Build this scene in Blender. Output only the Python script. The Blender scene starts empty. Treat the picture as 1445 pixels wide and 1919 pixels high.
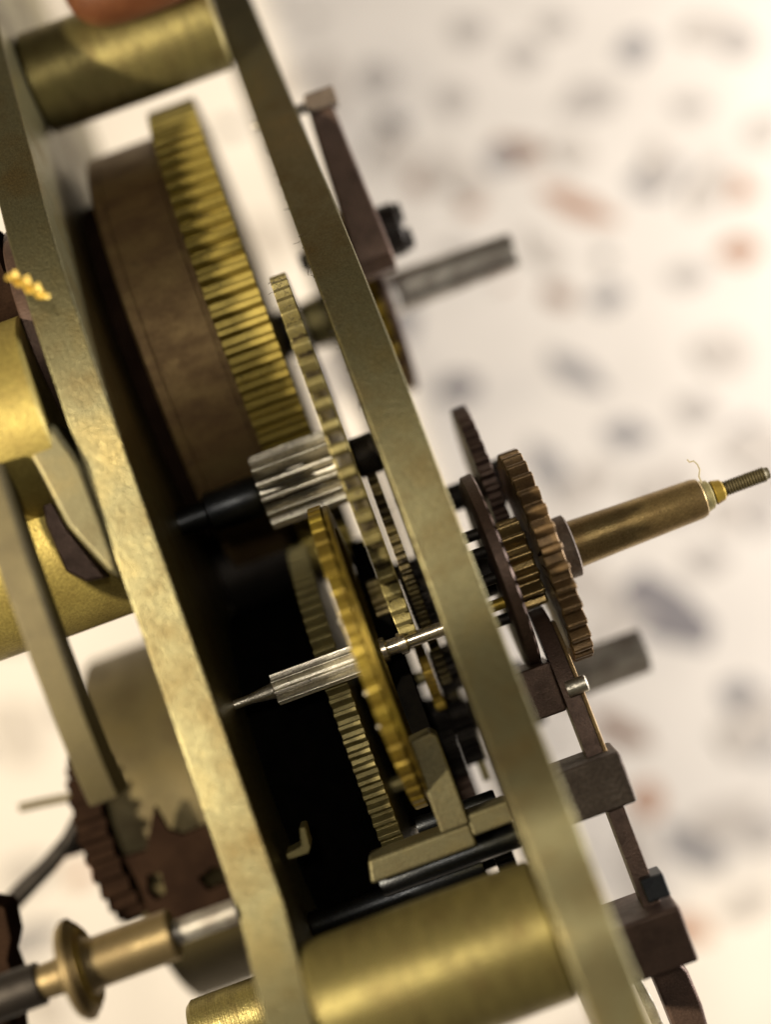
import bpy, bmesh, math, random
from mathutils import Vector, Matrix
random.seed(7)
sc = bpy.context.scene
COL = sc.collection

# ------------------------------------------------------------------ camera
D = 30.0                                   # camera height over the plane w = 0 (1 unit = about 6 mm of the real movement)
TH = math.radians(20.2)
CT, ST = math.cos(TH), math.sin(TH)
cam = bpy.data.cameras.new('camera')
cam.sensor_fit = 'VERTICAL'; cam.sensor_height = 24.0
cam.lens = 24.0 * D / 19.19
cam.clip_start = 0.5; cam.clip_end = 500
cam.dof.use_dof = True
cam.dof.focus_distance = 32.0
cam.dof.aperture_fstop = cam.lens * 1e-3 / 1.65
co = bpy.data.objects.new('camera', cam); COL.objects.link(co)
co.location = (0, 0, D)
sc.camera = co

# ------------------------------------------------------------------ world and lamps
def m2w(a, b, c): return Vector((a * CT - b * ST, a * ST + b * CT, c))
w = bpy.data.worlds.new('World'); sc.world = w; w.use_nodes = True
bg = w.node_tree.nodes['Background']
bg.inputs['Color'].default_value = (1.0, 0.86, 0.68, 1)
bg.inputs['Strength'].default_value = 0.07

def area(name, loc, target, size, power, color):
    l = bpy.data.lights.new(name, 'AREA'); l.shape = 'DISK'; l.size = size; l.energy = power; l.color = color
    o = bpy.data.objects.new(name, l); COL.objects.link(o)
    o.location = loc
    o.rotation_euler = (Vector(target) - Vector(loc)).to_track_quat('-Z', 'Y').to_euler()
    return o
area('key_lamp', m2w(-33, 5, 32), m2w(-1, 0, -4), 3.0, 42000, (1.0, 0.86, 0.62))
area('floor_fill', (62, 19, -5), (7, 0, -27), 11, 94000, (1.0, 0.95, 0.895))  # low side fill added to brighten the floor

area('overhead_fill', (-6, 12, 62), (0, 0, 0), 5, 8500, (1.0, 0.9, 0.74))  # overhead fill added for glints on metal facing up
sc.view_settings.view_transform = 'Standard'
sc.view_settings.look = 'None'
sc.view_settings.exposure = 0.0
sc.view_settings.gamma = 1.0
sc.cycles.use_denoising = True
sc.cycles.max_bounces = 8
sc.cycles.caustics_reflective = False
sc.cycles.caustics_refractive = False
sc.cycles.sample_clamp_indirect = 4.0

# ------------------------------------------------------------------ helpers
def P(x, y, c=0.0):
    """photo pixel at height c above the plane w=0 -> (a along the arbors, b up along the plates)"""
    k = (D - c) / D / 100.0
    X, Y = (x - 722.5) * k, (959.5 - y) * k
    return X * CT + Y * ST, -X * ST + Y * CT

def thing(name, label, cat, loc, group=None):
    o = bpy.data.objects.new(name, None); COL.objects.link(o)
    o.empty_display_size = 0.3
    o.location = m2w(*loc); o.rotation_euler = (0, 0, TH)
    o['label'] = label; o['category'] = cat
    if group: o['group'] = group
    o['mloc'] = list(loc)
    return o

def link_mesh(name, bm, mat, parent=None, off=(0, 0, 0), smooth=35, bevel=0.0, segs=2):
    bmesh.ops.recalc_face_normals(bm, faces=bm.faces)
    bm.transform(Matrix.Translation(-Vector(off)))
    me = bpy.data.meshes.new(name); bm.to_mesh(me); bm.free()
    me.materials.append(mat)
    if smooth:
        for p in me.polygons: p.use_smooth = True
        me.set_sharp_from_angle(angle=math.radians(smooth))
    o = bpy.data.objects.new(name, me); COL.objects.link(o)
    if parent: o.parent = parent
    if bevel:
        m = o.modifiers.new('edge', 'BEVEL'); m.width = bevel; m.segments = segs
        m.limit_method = 'ANGLE'; m.angle_limit = math.radians(40)
        m.harden_normals = True
    return o

def part(name, bm, mat, root, **k):
    off = root['mloc'] if 'mloc' in root else root.parent['mloc']
    return link_mesh(name, bm, mat, root, off, **k)

def solo(name, bm, mat, label, cat, loc, group=None, **k):
    o = link_mesh(name, bm, mat, None, loc, **k)
    o.location = m2w(*loc); o.rotation_euler = (0, 0, TH)
    o['label'] = label; o['category'] = cat
    if group: o['group'] = group
    return o

def lathe(prof, b, c, n=56, bm=None):
    """solid of revolution round the axis (.., b, c); prof = [(a, r), ...]"""
    bm = bm or bmesh.new()
    rings = []
    for a, r in prof:
        rings.append([bm.verts.new((a, b + r * math.cos(2 * math.pi * i / n), c + r * math.sin(2 * math.pi * i / n))) for i in range(n)])
    for r0, r1 in zip(rings, rings[1:]):
        for i in range(n):
            bm.faces.new((r0[i], r0[(i + 1) % n], r1[(i + 1) % n], r1[i]))
    bm.faces.new(rings[0]); bm.faces.new(rings[-1])
    return bm

def ring(prof, b, c, n=64, bm=None):
    """closed profile of revolution (a tube or a ring)"""
    bm = bm or bmesh.new()
    rings = []
    for a, r in prof:
        rings.append([bm.verts.new((a, b + r * math.cos(2 * math.pi * i / n), c + r * math.sin(2 * math.pi * i / n))) for i in range(n)])
    for r0, r1 in zip(rings, rings[1:] + rings[:1]):
        for i in range(n):
            bm.faces.new((r0[i], r0[(i + 1) % n], r1[(i + 1) % n], r1[i]))
    return bm

def gear(a0, a1, R, depth, n, b, c, inner=0.0, tip=0.36, root=0.44, spokes=0, hub=0.6, phase=0.0, jit=0.0, lean=0.0, bm=None):
    """toothed wheel; inner > 0 leaves a ring, crossed by spokes to a hub"""
    bm = bm or bmesh.new()
    pts = []
    for i in range(n):
        t0 = (i + phase) / n
        j = random.uniform(-jit, jit)
        rr = R * (1 + random.uniform(-jit, jit) * 0.05)
        # one pitch: root floor, flank, rounded tip, flank
        seq = [(-0.5, R - depth), (-0.5 + root / 2 * 2, R - depth), (-tip / 2 - 0.02 + 0.14, rr - depth * 0.18),
               (-tip / 2 + 0.22, rr), (tip / 2 + 0.16, rr), (tip / 2 + 0.25, rr - depth * 0.18)]
        u0 = -0.5
        seq = [(0.0, R - depth), (root, R - depth)]
        s = root; e = 1.0
        w_ = e - s
        seq += [(s + w_ * 0.10 + lean * 0.2, rr - depth * 0.30), (s + w_ * 0.26 + lean * 0.3, rr), (s + w_ * 0.74 + lean * 0.3, rr), (s + w_ * 0.90 + lean * 0.2, rr - depth * 0.30)]
        for u, r in seq:
            pts.append((2 * math.pi * (t0 + (u + j * 0.3) / n), r))
    N = len(pts)
    ext = []
    for a in (a0, a1):
        ext.append([bm.verts.new((a, b + r * math.cos(t), c + r * math.sin(t))) for t, r in pts])
    o0, o1 = ext
    for i in range(N):
        k = (i + 1) % N
        bm.faces.new((o0[i], o0[k], o1[k], o1[i]))
    if inner > 0:
        inn = []
        for a in (a0, a1):
            inn.append([bm.verts.new((a, b + inner * math.cos(t), c + inner * math.sin(t))) for t, r in pts])
        i0, i1 = inn
        for i in range(N):
            k = (i + 1) % N
            bm.faces.new((o0[i], i0[i], i0[k], o0[k])); bm.faces.new((o1[i], o1[k], i1[k], i1[i])); bm.faces.new((i0[i], i1[i], i1[k], i0[k]))
        am = (a0 + a1) / 2; h = (a1 - a0) / 2 * 0.94
        for s in range(spokes):
            t = 2 * math.pi * (s + 0.3) / spokes
            d = Vector((0, math.cos(t), math.sin(t))); q = Vector((0, -math.sin(t), math.cos(t)))
            vs = []
            for r_, w_ in ((hub * 0.7, 0.15), (inner + 0.06, 0.12)):
                for sa, sw in ((-h, -1), (h, -1), (h, 1), (-h, 1)):
                    vs.append(bm.verts.new(Vector((am + sa, b, c)) + d * r_ + q * (sw * w_ * R / 3)))
            for f in ((0, 1, 5, 4), (1, 2, 6, 5), (2, 3, 7, 6), (3, 0, 4, 7), (0, 3, 2, 1), (4, 5, 6, 7)):
                bm.faces.new([vs[k] for k in f])
        if spokes:
            lathe([(a0 - 0.01, hub), (a1 + 0.01, hub)], b, c, 40, bm)
    else:
        for o in ext:
            cv = bm.verts.new((o[0].co.x, b, c))
            for i in range(N):
                bm.faces.new((o[i], o[(i + 1) % N], cv))
    return bm

def grime_shade(a0, a1, r, b, c, n, amp=.05):  # dark ring stands for shade in the gaps as well as grease
    """grease and imitated shade between the teeth: a thin uneven ring"""
    bm = bmesh.new(); k = 5
    rows = []
    for j in range(k):
        a = a0 + (a1 - a0) * j / (k - 1)
        rows.append([bm.verts.new((a, b + (r + q) * math.cos(2 * math.pi * i / n), c + (r + q) * math.sin(2 * math.pi * i / n)))
                     for i in range(n) for q in [random.uniform(-amp, amp * .6)]])
    for r0, r1 in zip(rows, rows[1:]):
        for i in range(n): bm.faces.new((r0[i], r0[(i + 1) % n], r1[(i + 1) % n], r1[i]))
    return bm

def box(a0, a1, b0, b1, c0, c1, bm=None, rot=0.0):
    bm = bm or bmesh.new()
    cc = Vector(((a0 + a1) / 2, (b0 + b1) / 2, (c0 + c1) / 2))
    vs = [bm.verts.new((a, b, c)) for a in (a0, a1) for b in (b0, b1) for c in (c0, c1)]
    for f in ((0, 1, 3, 2), (4, 6, 7, 5), (0, 4, 5, 1), (2, 3, 7, 6), (0, 2, 6, 4), (1, 5, 7, 3)):
        bm.faces.new([vs[k] for k in f])
    if rot:
        bmesh.ops.rotate(bm, verts=vs, cent=cc, matrix=Matrix.Rotation(rot, 3, 'X'))
    return bm

def prism_bc(poly, a0, a1, bm=None):
    """outline in the plane of the plates, thickness along the arbors"""
    bm = bm or bmesh.new()
    v0 = [bm.verts.new((a0, b, c)) for b, c in poly]; v1 = [bm.verts.new((a1, b, c)) for b, c in poly]
    n = len(poly)
    for i in range(n):
        bm.faces.new((v0[i], v0[(i + 1) % n], v1[(i + 1) % n], v1[i]))
    bm.faces.new(v0); bm.faces.new(v1)
    return bm

def prism_ab(poly, c0, c1, bm=None):
    """outline as seen from the camera, thickness in depth"""
    bm = bm or bmesh.new()
    v0 = [bm.verts.new((a, b, c0)) for a, b in poly]; v1 = [bm.verts.new((a, b, c1)) for a, b in poly]
    n = len(poly)
    for i in range(n):
        bm.faces.new((v0[i], v0[(i + 1) % n], v1[(i + 1) % n], v1[i]))
    bm.faces.new(v0); bm.faces.new(v1)
    return bm

def tube(pts, r, n=8, bm=None):
    bm = bm or bmesh.new()
    pts = [Vector(p) for p in pts]
    rings = []
    for i, p in enumerate(pts):
        t = (pts[min(i + 1, len(pts) - 1)] - pts[max(i - 1, 0)]).normalized()
        up = Vector((0.13, 0.21, 0.97))
        x = t.cross(up).normalized(); y = t.cross(x)
        rr = r[i] if isinstance(r, (list, tuple)) else r
        rings.append([bm.verts.new(p + x * rr * math.cos(2 * math.pi * k / n) + y * rr * math.sin(2 * math.pi * k / n)) for k in range(n)])
    for r0, r1 in zip(rings, rings[1:]):
        for k in range(n):
            bm.faces.new((r0[k], r0[(k + 1) % n], r1[(k + 1) % n], r1[k]))
    bm.faces.new(rings[0]); bm.faces.new(rings[-1])
    return bm

def smoothpath(pts, n=60):
    out = []
    m = len(pts)
    for k in range(n + 1):
        t = k / n * (m - 1); i = min(int(t), m - 2); f = t - i
        p0, p1, p2, p3 = [Vector(pts[max(0, min(m - 1, i + d))]) for d in (-1, 0, 1, 2)]
        out.append(0.5 * ((2 * p1) + (p2 - p0) * f + (2 * p0 - 5 * p1 + 4 * p2 - p3) * f * f + (3 * p1 - p0 - 3 * p2 + p3) * f ** 3))
    return out

# ------------------------------------------------------------------ materials
def metal(name, c1, c2, c3=None, rough=(0.32, 0.5), scale=1.2, stretch=(1, 1, 1), grain=0.04, grain_scale=26.0,
          dirt=0.0, dirt_col=(0.035, 0.022, 0.014), dirt_scale=3.0, metallic=1.0, brushed=0.0, brush_dir=(1, 30, 30), spec=0.5):
    m = bpy.data.materials.new(name); m.use_nodes = True
    nt = m.node_tree; N = nt.nodes; L = nt.links
    bs = N['Principled BSDF']
    bs.inputs['Specular IOR Level'].default_value = spec
    tc = N.new('ShaderNodeTexCoord')
    mp = N.new('ShaderNodeMapping'); mp.inputs['Scale'].default_value = stretch
    L.new(tc.outputs['Object'], mp.inputs['Vector'])
    n1 = N.new('ShaderNodeTexNoise'); n1.inputs['Scale'].default_value = scale; n1.inputs['Detail'].default_value = 8; n1.inputs['Roughness'].default_value = 0.62
    L.new(mp.outputs['Vector'], n1.inputs['Vector'])
    r1 = N.new('ShaderNodeValToRGB')
    e = r1.color_ramp.elements
    e[0].position = 0.30; e[0].color = (*c2, 1); e[1].position = 0.68; e[1].color = (*c1, 1)
    if c3:
        k = r1.color_ramp.elements.new(0.5); k.color = (*c3, 1)
    L.new(n1.outputs['Fac'], r1.inputs['Fac'])
    # fine grain
    n2 = N.new('ShaderNodeTexNoise'); n2.inputs['Scale'].default_value = grain_scale; n2.inputs['Detail'].default_value = 4
    L.new(tc.outputs['Object'], n2.inputs['Vector'])
    gm = N.new('ShaderNodeMapRange'); gm.inputs['From Min'].default_value = 0.3; gm.inputs['From Max'].default_value = 0.7
    gm.inputs['To Min'].default_value = 0.78; gm.inputs['To Max'].default_value = 1.2
    L.new(n2.outputs['Fac'], gm.inputs['Value'])
    mul = N.new('ShaderNodeMixRGB'); mul.blend_type = 'MULTIPLY'; mul.inputs['Fac'].default_value = 1.0
    L.new(r1.outputs['Color'], mul.inputs['Color1']); L.new(gm.outputs['Result'], mul.inputs['Color2'])
    col = mul.outputs['Color']
    rg = N.new('ShaderNodeMapRange'); rg.inputs['From Min'].default_value = 0.3; rg.inputs['From Max'].default_value = 0.7
    rg.inputs['To Min'].default_value = rough[1]; rg.inputs['To Max'].default_value = rough[0]
    L.new(n1.outputs['Fac'], rg.inputs['Value'])
    rgh = rg.outputs['Result']
    if dirt > 0:
        n3 = N.new('ShaderNodeTexNoise'); n3.inputs['Scale'].default_value = dirt_scale; n3.inputs['Detail'].default_value = 10; n3.inputs['Roughness'].default_value = 0.7
        L.new(tc.outputs['Object'], n3.inputs['Vector'])
        r3 = N.new('ShaderNodeMapRange'); r3.inputs['From Min'].default_value = 0.72 - dirt * 0.35; r3.inputs['From Max'].default_value = 0.80 - dirt * 0.35
        L.new(n3.outputs['Fac'], r3.inputs['Value'])
        mx = N.new('ShaderNodeMixRGB'); L.new(r3.outputs['Result'], mx.inputs['Fac'])
        L.new(col, mx.inputs['Color1']); mx.inputs['Color2'].default_value = (*dirt_col, 1)
        col = mx.outputs['Color']
        ro = N.new('ShaderNodeMixRGB'); L.new(r3.outputs['Result'], ro.inputs['Fac'])
        L.new(rgh, ro.inputs['Color1']); ro.inputs['Color2'].default_value = (0.75, 0.75, 0.75, 1)
        rgh = ro.outputs['Color']
        me = N.new('ShaderNodeMath'); me.operation = 'MULTIPLY_ADD'
        L.new(r3.outputs['Result'], me.inputs[0]); me.inputs[1].default_value = -metallic * 0.8; me.inputs[2].default_value = metallic
        L.new(me.outputs[0], bs.inputs['Metallic'])
    else:
        bs.inputs['Metallic'].default_value = metallic
    L.new(col, bs.inputs['Base Color']); L.new(rgh, bs.inputs['Roughness'])
    h = n2.outputs['Fac']
    if brushed > 0:
        mb = N.new('ShaderNodeMapping'); mb.inputs['Scale'].default_value = brush_dir
        L.new(tc.outputs['Object'], mb.inputs['Vector'])
        nb = N.new('ShaderNodeTexNoise'); nb.inputs['Scale'].default_value = 3.0; nb.inputs['Detail'].default_value = 5
        L.new(mb.outputs['Vector'], nb.inputs['Vector'])
        ad = N.new('ShaderNodeMath'); ad.operation = 'MULTIPLY_ADD'
        L.new(nb.outputs['Fac'], ad.inputs[0]); ad.inputs[1].default_value = brushed; L.new(n2.outputs['Fac'], ad.inputs[2])
        h = ad.outputs[0]
    bp = N.new('ShaderNodeBump'); bp.inputs['Strength'].default_value = 0.5; bp.inputs['Distance'].default_value = grain
    L.new(h, bp.inputs['Height']); L.new(bp.outputs['Normal'], bs.inputs['Normal'])
    return m

def simple(name, col, rough=0.7, sss=0.0, noise=0.0, col2=None, scale=4.0, spec=0.3):
    m = bpy.data.materials.new(name); m.use_nodes = True
    nt = m.node_tree; N = nt.nodes; L = nt.links; bs = N['Principled BSDF']
    bs.inputs['Roughness'].default_value = rough
    bs.inputs['Specular IOR Level'].default_value = spec
    tc = N.new('ShaderNodeTexCoord'); n = N.new('ShaderNodeTexNoise'); n.inputs['Scale'].default_value = scale; n.inputs['Detail'].default_value = 6
    L.new(tc.outputs['Object'], n.inputs['Vector'])
    r = N.new('ShaderNodeValToRGB'); r.color_ramp.elements[0].position = 0.3; r.color_ramp.elements[1].position = 0.7
    r.color_ramp.elements[0].color = (*(col2 or col), 1); r.color_ramp.elements[1].color = (*col, 1)
    L.new(n.outputs['Fac'], r.inputs['Fac']); L.new(r.outputs['Color'], bs.inputs['Base Color'])
    if sss:
        bs.inputs['Subsurface Weight'].default_value = sss; bs.inputs['Subsurface Radius'].default_value = (0.5, 0.2, 0.1)
    return m
BRASS = metal('aged_brass', (0.25, 0.205, 0.092), (0.145, 0.108, 0.046), (0.195, 0.178, 0.098), rough=(0.30, 0.46), scale=0.5, grain=0.022, brushed=0.8, brush_dir=(14, .5, 14), dirt=0.1, dirt_scale=4.0, metallic=0.9, grain_scale=22, dirt_col=(0.10, 0.075, 0.04))
PILLAR = metal('pillar_brass', (0.31, 0.26, 0.095), (0.17, 0.13, 0.048), (0.25, 0.21, 0.08), rough=(0.30, 0.46), scale=1.4, stretch=(3, 1, 1), grain=0.015, brushed=1.2, brush_dir=(14, 0.6, 0.6), metallic=0.75, dirt=0.2, dirt_scale=2.5, dirt_col=(0.10, 0.07, 0.03))
GEARB = metal('gear_brass', (0.42, 0.33, 0.08), (0.3, 0.23, 0.055), rough=(0.38, 0.52), scale=1.0, grain=0.008, grain_scale=34, dirt=0.16, dirt_scale=5.0, metallic=0.6)
OLIVE = metal('olive_brass', (0.36, 0.3, 0.12), (0.22, 0.18, 0.075), (0.3, 0.26, 0.115), rough=(0.38, 0.52), scale=2.0, grain=0.014, grain_scale=34, dirt=0.22, dirt_scale=3.4, metallic=0.5)
CENTRE = metal('worn_shaded_olive_brass', (0.36, 0.30, 0.12), (0.17, 0.135, 0.055), (0.28, 0.24, 0.10), rough=(0.34, 0.5), scale=1.6, grain=0.014, grain_scale=34, dirt=0.36, dirt_scale=2.4, metallic=0.6)  # extra dirt also stands for the yellow wheel's shadow
GOLD = metal('bright_brass', (0.52, 0.37, 0.05), (0.28, 0.18, 0.03), rough=(0.38, 0.52), scale=1.6, grain=0.01, grain_scale=30, dirt=0.52, dirt_col=(0.16, 0.075, 0.03), dirt_scale=1.1, metallic=0.6)
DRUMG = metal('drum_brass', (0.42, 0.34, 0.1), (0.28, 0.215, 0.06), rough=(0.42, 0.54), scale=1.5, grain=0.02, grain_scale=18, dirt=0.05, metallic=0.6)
SHAVE = metal('cut_brass', (0.72, 0.50, 0.10), (0.55, 0.36, 0.06), rough=(0.3, 0.45), metallic=0.5)
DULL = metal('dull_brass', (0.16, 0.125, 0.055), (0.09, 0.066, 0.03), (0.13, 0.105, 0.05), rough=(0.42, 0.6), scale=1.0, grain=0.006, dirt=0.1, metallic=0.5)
UMBER = metal('umber_shade', (0.03, 0.017, 0.011), (0.014, 0.008, 0.006), rough=(0.5, 0.7), scale=1.2, grain=0.01, metallic=0.0, spec=0.12)
DARK_OLIVE = metal('dark_olive_brass', (0.115, 0.095, 0.045), (0.075, 0.06, 0.03), rough=(0.45, 0.6), scale=0.8, grain=0.01, metallic=0.5)  # olive brass, darkened for the shadow on the rear strip
AGED = metal('aged_olive_brass', (0.165, 0.135, 0.062), (0.10, 0.078, 0.036), (0.135, 0.122, 0.068), rough=(0.4, 0.55), scale=0.7, grain=0.02, grain_scale=24, metallic=0.7)
OILY_SHADE = metal('oily_shaded_brass', (0.20, 0.16, 0.06), (0.05, 0.038, 0.018), (0.09, 0.07, 0.03), rough=(0.3, 0.5), scale=1.6, grain=0.012, dirt=0.45, dirt_scale=3.0, metallic=0.6)  # oil and dirt, plus shadow in the train put into the colour
AMBER = metal('amber_brass', (0.38, 0.285, 0.045), (0.13, 0.09, 0.02), (0.25, 0.175, 0.03), rough=(0.28, 0.42), scale=1.1, grain=0.010, grain_scale=30, dirt=0.34, dirt_col=(0.07, 0.035, 0.015), dirt_scale=1.3, metallic=0.75)
BLACK = simple('flat_black', (0.004, 0.0035, 0.003), 0.9, col2=(0.002, 0.002, 0.002), scale=3, spec=0.05)  # near-black and matt, without surface reflection
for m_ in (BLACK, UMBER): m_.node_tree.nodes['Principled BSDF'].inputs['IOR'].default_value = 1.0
BROWN = metal('tarnished_brass', (0.31, 0.215, 0.09), (0.16, 0.095, 0.047), (0.24, 0.155, 0.068), rough=(0.4, 0.6), scale=1.0, stretch=(1, 2, 2), grain=0.02, dirt=0.22, dirt_scale=1.8, metallic=0.55, brushed=1.0, brush_dir=(16, .4, .4))
STEEL = metal('bright_steel', (0.82, 0.79, 0.7), (0.6, 0.57, 0.5), rough=(0.28, 0.46), scale=3.0, stretch=(1, 3, 3), grain=0.012, dirt=0.32, dirt_scale=5.0, brushed=0.6, brush_dir=(0.6, 10, 10), metallic=1.0)
POLISH = metal('polished_steel', (0.72, 0.66, 0.56), (0.6, 0.54, 0.45), rough=(0.2, 0.32), scale=3.0, grain=0.004)
GREY = metal('grey_steel', (0.62, 0.6, 0.56), (0.18, 0.15, 0.13), (0.36, 0.335, 0.3), rough=(0.32, 0.5), scale=1.6, grain=0.02, dirt=0.24, dirt_col=(0.14, 0.09, 0.06), dirt_scale=1.6, metallic=0.75)
DARK = metal('dark_steel', (0.032, 0.027, 0.024), (0.012, 0.01, 0.009), rough=(0.4, 0.6), scale=1.6, grain=0.02, dirt=0.2, dirt_col=(0.02, 0.014, 0.012), metallic=0.6, spec=0.3)
BLUED = metal('blued_steel', (0.06, 0.064, 0.07), (0.025, 0.027, 0.032), rough=(0.28, 0.42), scale=1.6, grain=0.01)
RUST = metal('brown_steel', (0.13, 0.08, 0.06), (0.06, 0.036, 0.028), (0.1, 0.062, 0.048), rough=(0.36, 0.55), scale=1.5, grain=0.02, dirt=0.2, dirt_col=(0.05, 0.03, 0.022), metallic=0.5)
BLOCK = metal('matt_brown_steel', (0.16, 0.125, 0.1), (0.1, 0.075, 0.06), rough=(0.5, 0.7), scale=2.0, grain=0.04, grain_scale=12, dirt=0.2, dirt_scale=2.0, metallic=0.3)
MOTION = metal('bronze_motion_work', (0.26, 0.165, 0.075), (0.12, 0.075, 0.038), rough=(0.34, 0.5), scale=2.0, grain=0.014, dirt=0.3, dirt_scale=3.0, metallic=0.5)
COLLET = metal('collet_brass', (0.28, 0.215, 0.11), (0.165, 0.12, 0.06), rough=(0.32, 0.5), scale=1.6, grain=0.014, brushed=0.8, brush_dir=(14, 0.6, 0.6), dirt=0.12, metallic=0.75)
PIPE = metal('bronze_pipe', (0.36, 0.265, 0.115), (0.22, 0.145, 0.06), rough=(0.28, 0.42), scale=1.6, grain=0.012, brushed=0.8, brush_dir=(14, 0.6, 0.6), dirt=0.1, metallic=0.8)

FLOOR = simple('terrazzo_cement', (0.80, 0.735, 0.66), 0.55, col2=(0.73, 0.67, 0.60), scale=0.35)
CHIPS = {
    'grey': simple('grey_stone', (0.37, 0.345, 0.33), 0.5, col2=(0.29, 0.27, 0.27), scale=1.5),
    'pale': simple('pale_stone', (0.52, 0.47, 0.42), 0.5, col2=(0.44, 0.40, 0.37), scale=1.5),
    'brown': simple('brown_stone', (0.36, 0.25, 0.19), 0.5, col2=(0.27, 0.185, 0.15), scale=1.5),
    'red': simple('red_stone', (0.50, 0.31, 0.215), 0.5, col2=(0.42, 0.26, 0.195), scale=1.5),
    'cream': simple('cream_stone', (0.60, 0.54, 0.475), 0.5, col2=(0.54, 0.485, 0.435), scale=1.0),
    'dark': simple('dark_stone', (0.27, 0.245, 0.245), 0.5, col2=(0.21, 0.195, 0.2), scale=1.5),
}
GRIME_SHADE = simple('grease_shade', (0.060, 0.046, 0.016), 0.5, col2=(0.018, 0.013, 0.008), scale=5)  # grease tone that also darkens the tooth gaps as shade
LINT = simple('dark_lint', (0.05, 0.04, 0.03), 0.9)
PALEL = simple('pale_lint', (0.42, 0.37, 0.25), 0.9)
SKIN = simple('skin', (0.13, 0.048, 0.02), 0.5, sss=0.1, col2=(0.10, 0.035, 0.015), scale=3)
NAIL = simple('nail', (0.55, 0.30, 0.20), 0.3, col2=(0.5, 0.26, 0.17))

# ------------------------------------------------------------------ setting: terrazzo floor
ZF = -30.0
KF = (D - ZF) / D / 100.0
bm = bmesh.new()
S = 130
vs = [bm.verts.new(v) for v in ((-S, -S, ZF), (S, -S, ZF), (S, S, ZF), (-S, S, ZF))]
bm.faces.new(vs)
floor = link_mesh('floor', bm, FLOOR, smooth=0)
floor['kind'] = 'structure'

def chip_mesh(kind, seed):
    r = random.Random(seed)
    n = r.randint(6, 9); bm = bmesh.new()
    pts = []
    for i in range(n):
        t = 2 * math.pi * (i + r.uniform(-0.3, 0.3)) / n; q = r.uniform(0.72, 1.08)
        pts.append((q * math.cos(t), q * math.sin(t)))
    top = [bm.verts.new((x, y, 0.008)) for x, y in pts]; bot = [bm.verts.new((x * 1.02, y * 1.02, -0.02)) for x, y in pts]
    bm.faces.new(top)
    for i in range(n): bm.faces.new((top[i], bot[i], bot[(i + 1) % n], top[(i + 1) % n]))
    bmesh.ops.recalc_face_normals(bm, faces=bm.faces)
    me = bpy.data.meshes.new('stone_chip'); bm.to_mesh(me); bm.free(); me.materials.append(CHIPS[kind])
    return me
CM = {k: [chip_mesh(k, 11 * i + len(k)) for i in range(5)] for k in CHIPS}
placed = []
def chip(x, y, rx, ry, ang, kind):
    o = bpy.data.objects.new('stone_chip', random.choice(CM[kind])); COL.objects.link(o)
    o.parent = floor
    o.location = ((x - 722.5) * KF, (959.5 - y) * KF, ZF + .0006 * len(placed))
    o.scale = (rx * KF, ry * KF, 1); o.rotation_euler = (0, 0, math.radians(ang))
    placed.append((x, y, max(rx, ry)))
CH = [(985, 105, 34, 28, 0, 'pale'), (1190, 95, 34, 26, 30, 'grey'), (1105, 190, 55, 30, 20, 'pale'), (972, 288, 44, 30, -10, 'brown'), (940, 300, 30, 24, 0, 'grey'),
      (792, 345, 30, 24, 0, 'brown'), (1235, 330, 52, 34, 30, 'grey'), (1085, 385, 68, 20, -25, 'red'), (1385, 355, 32, 26, 0, 'red'), (1388, 470, 44, 26, 10, 'red'),
      (1045, 556, 30, 22, -20, 'brown'), (1140, 560, 32, 22, 20, 'grey'), (1085, 700, 60, 24, -28, 'grey'), (1180, 815, 44, 28, 0, 'grey'), (1028, 880, 58, 24, -55, 'grey'),
      (858, 728, 40, 24, 20, 'dark'), (1310, 770, 40, 30, 0, 'pale'), (1400, 835, 34, 44, 0, 'grey'), (1425, 960, 34, 44, 0, 'pale'), (1240, 1145, 96, 44, -35, 'dark'),
      (1100, 1095, 28, 22, 0, 'red'), (1395, 1305, 40, 34, 0, 'grey'), (1425, 1390, 36, 34, 0, 'grey'), (1168, 1372, 52, 24, -30, 'brown'), (1300, 1590, 62, 28, -35, 'grey'),
      (1296, 1742, 42, 26, -15, 'red'), (1215, 1500, 34, 34, 0, 'red'), (705, 150, 36, 28, 0, 'pale'), (850, 190, 30, 26, 0, 'pale'), (745, 600, 36, 40, 0, 'grey'), (640, 700, 34, 60, 20, 'grey'),
      (1290, 520, 36, 22, 0, 'pale'), (1330, 1050, 40, 26, 10, 'pale'), (1420, 1560, 40, 30, 0, 'pale'), (1400, 1700, 50, 24, 20, 'pale'), (860, 470, 30, 18, 0, 'pale'), (1380, 80, 40, 30, 0, 'pale'),
      (20, 1180, 40, 30, 0, 'red'), (50, 1640, 50, 26, 20, 'pale'), (60, 1760, 60, 26, 25, 'grey'), (130, 1330, 40, 24, 0, 'pale'), (520, 1150, 60, 36, 10, 'brown'), (1265, 950, 40, 24, -40, 'pale'), (1040, 50, 30, 20, 0, 'pale'), (1300, 200, 34, 20, 0, 'pale'), (880, 60, 34, 22, 0, 'pale')]
for x, y, rx, ry, an, kd in CH: chip(x, y, rx * 1.22, ry * 1.22, an, kd)
for k in range(46):
    placed_before = list(placed)
    chip(random.uniform(-60, 1500), random.uniform(-60, 1980), random.uniform(40, 85), random.uniform(28, 60), random.uniform(0, 180), 'cream')
    placed[:] = placed_before + [(0, 0, -20)]
tries = 0
while len(placed) < 240 and tries < 3000:
    tries += 1
    x, y = random.uniform(-700, 2150), random.uniform(-600, 2500); r = random.uniform(10, 52)
    if -40 < x < 1480 and -40 < y < 1960: r = random.uniform(10, 30)
    if any((x - a) ** 2 + (y - b) ** 2 < (r + q + 6) ** 2 for a, b, q in placed): continue
    chip(x, y, r, r * random.uniform(0.45, 0.8), random.uniform(0, 180), random.choice(['pale', 'grey', 'pale', 'pale', 'brown', 'grey', 'red']))

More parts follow.
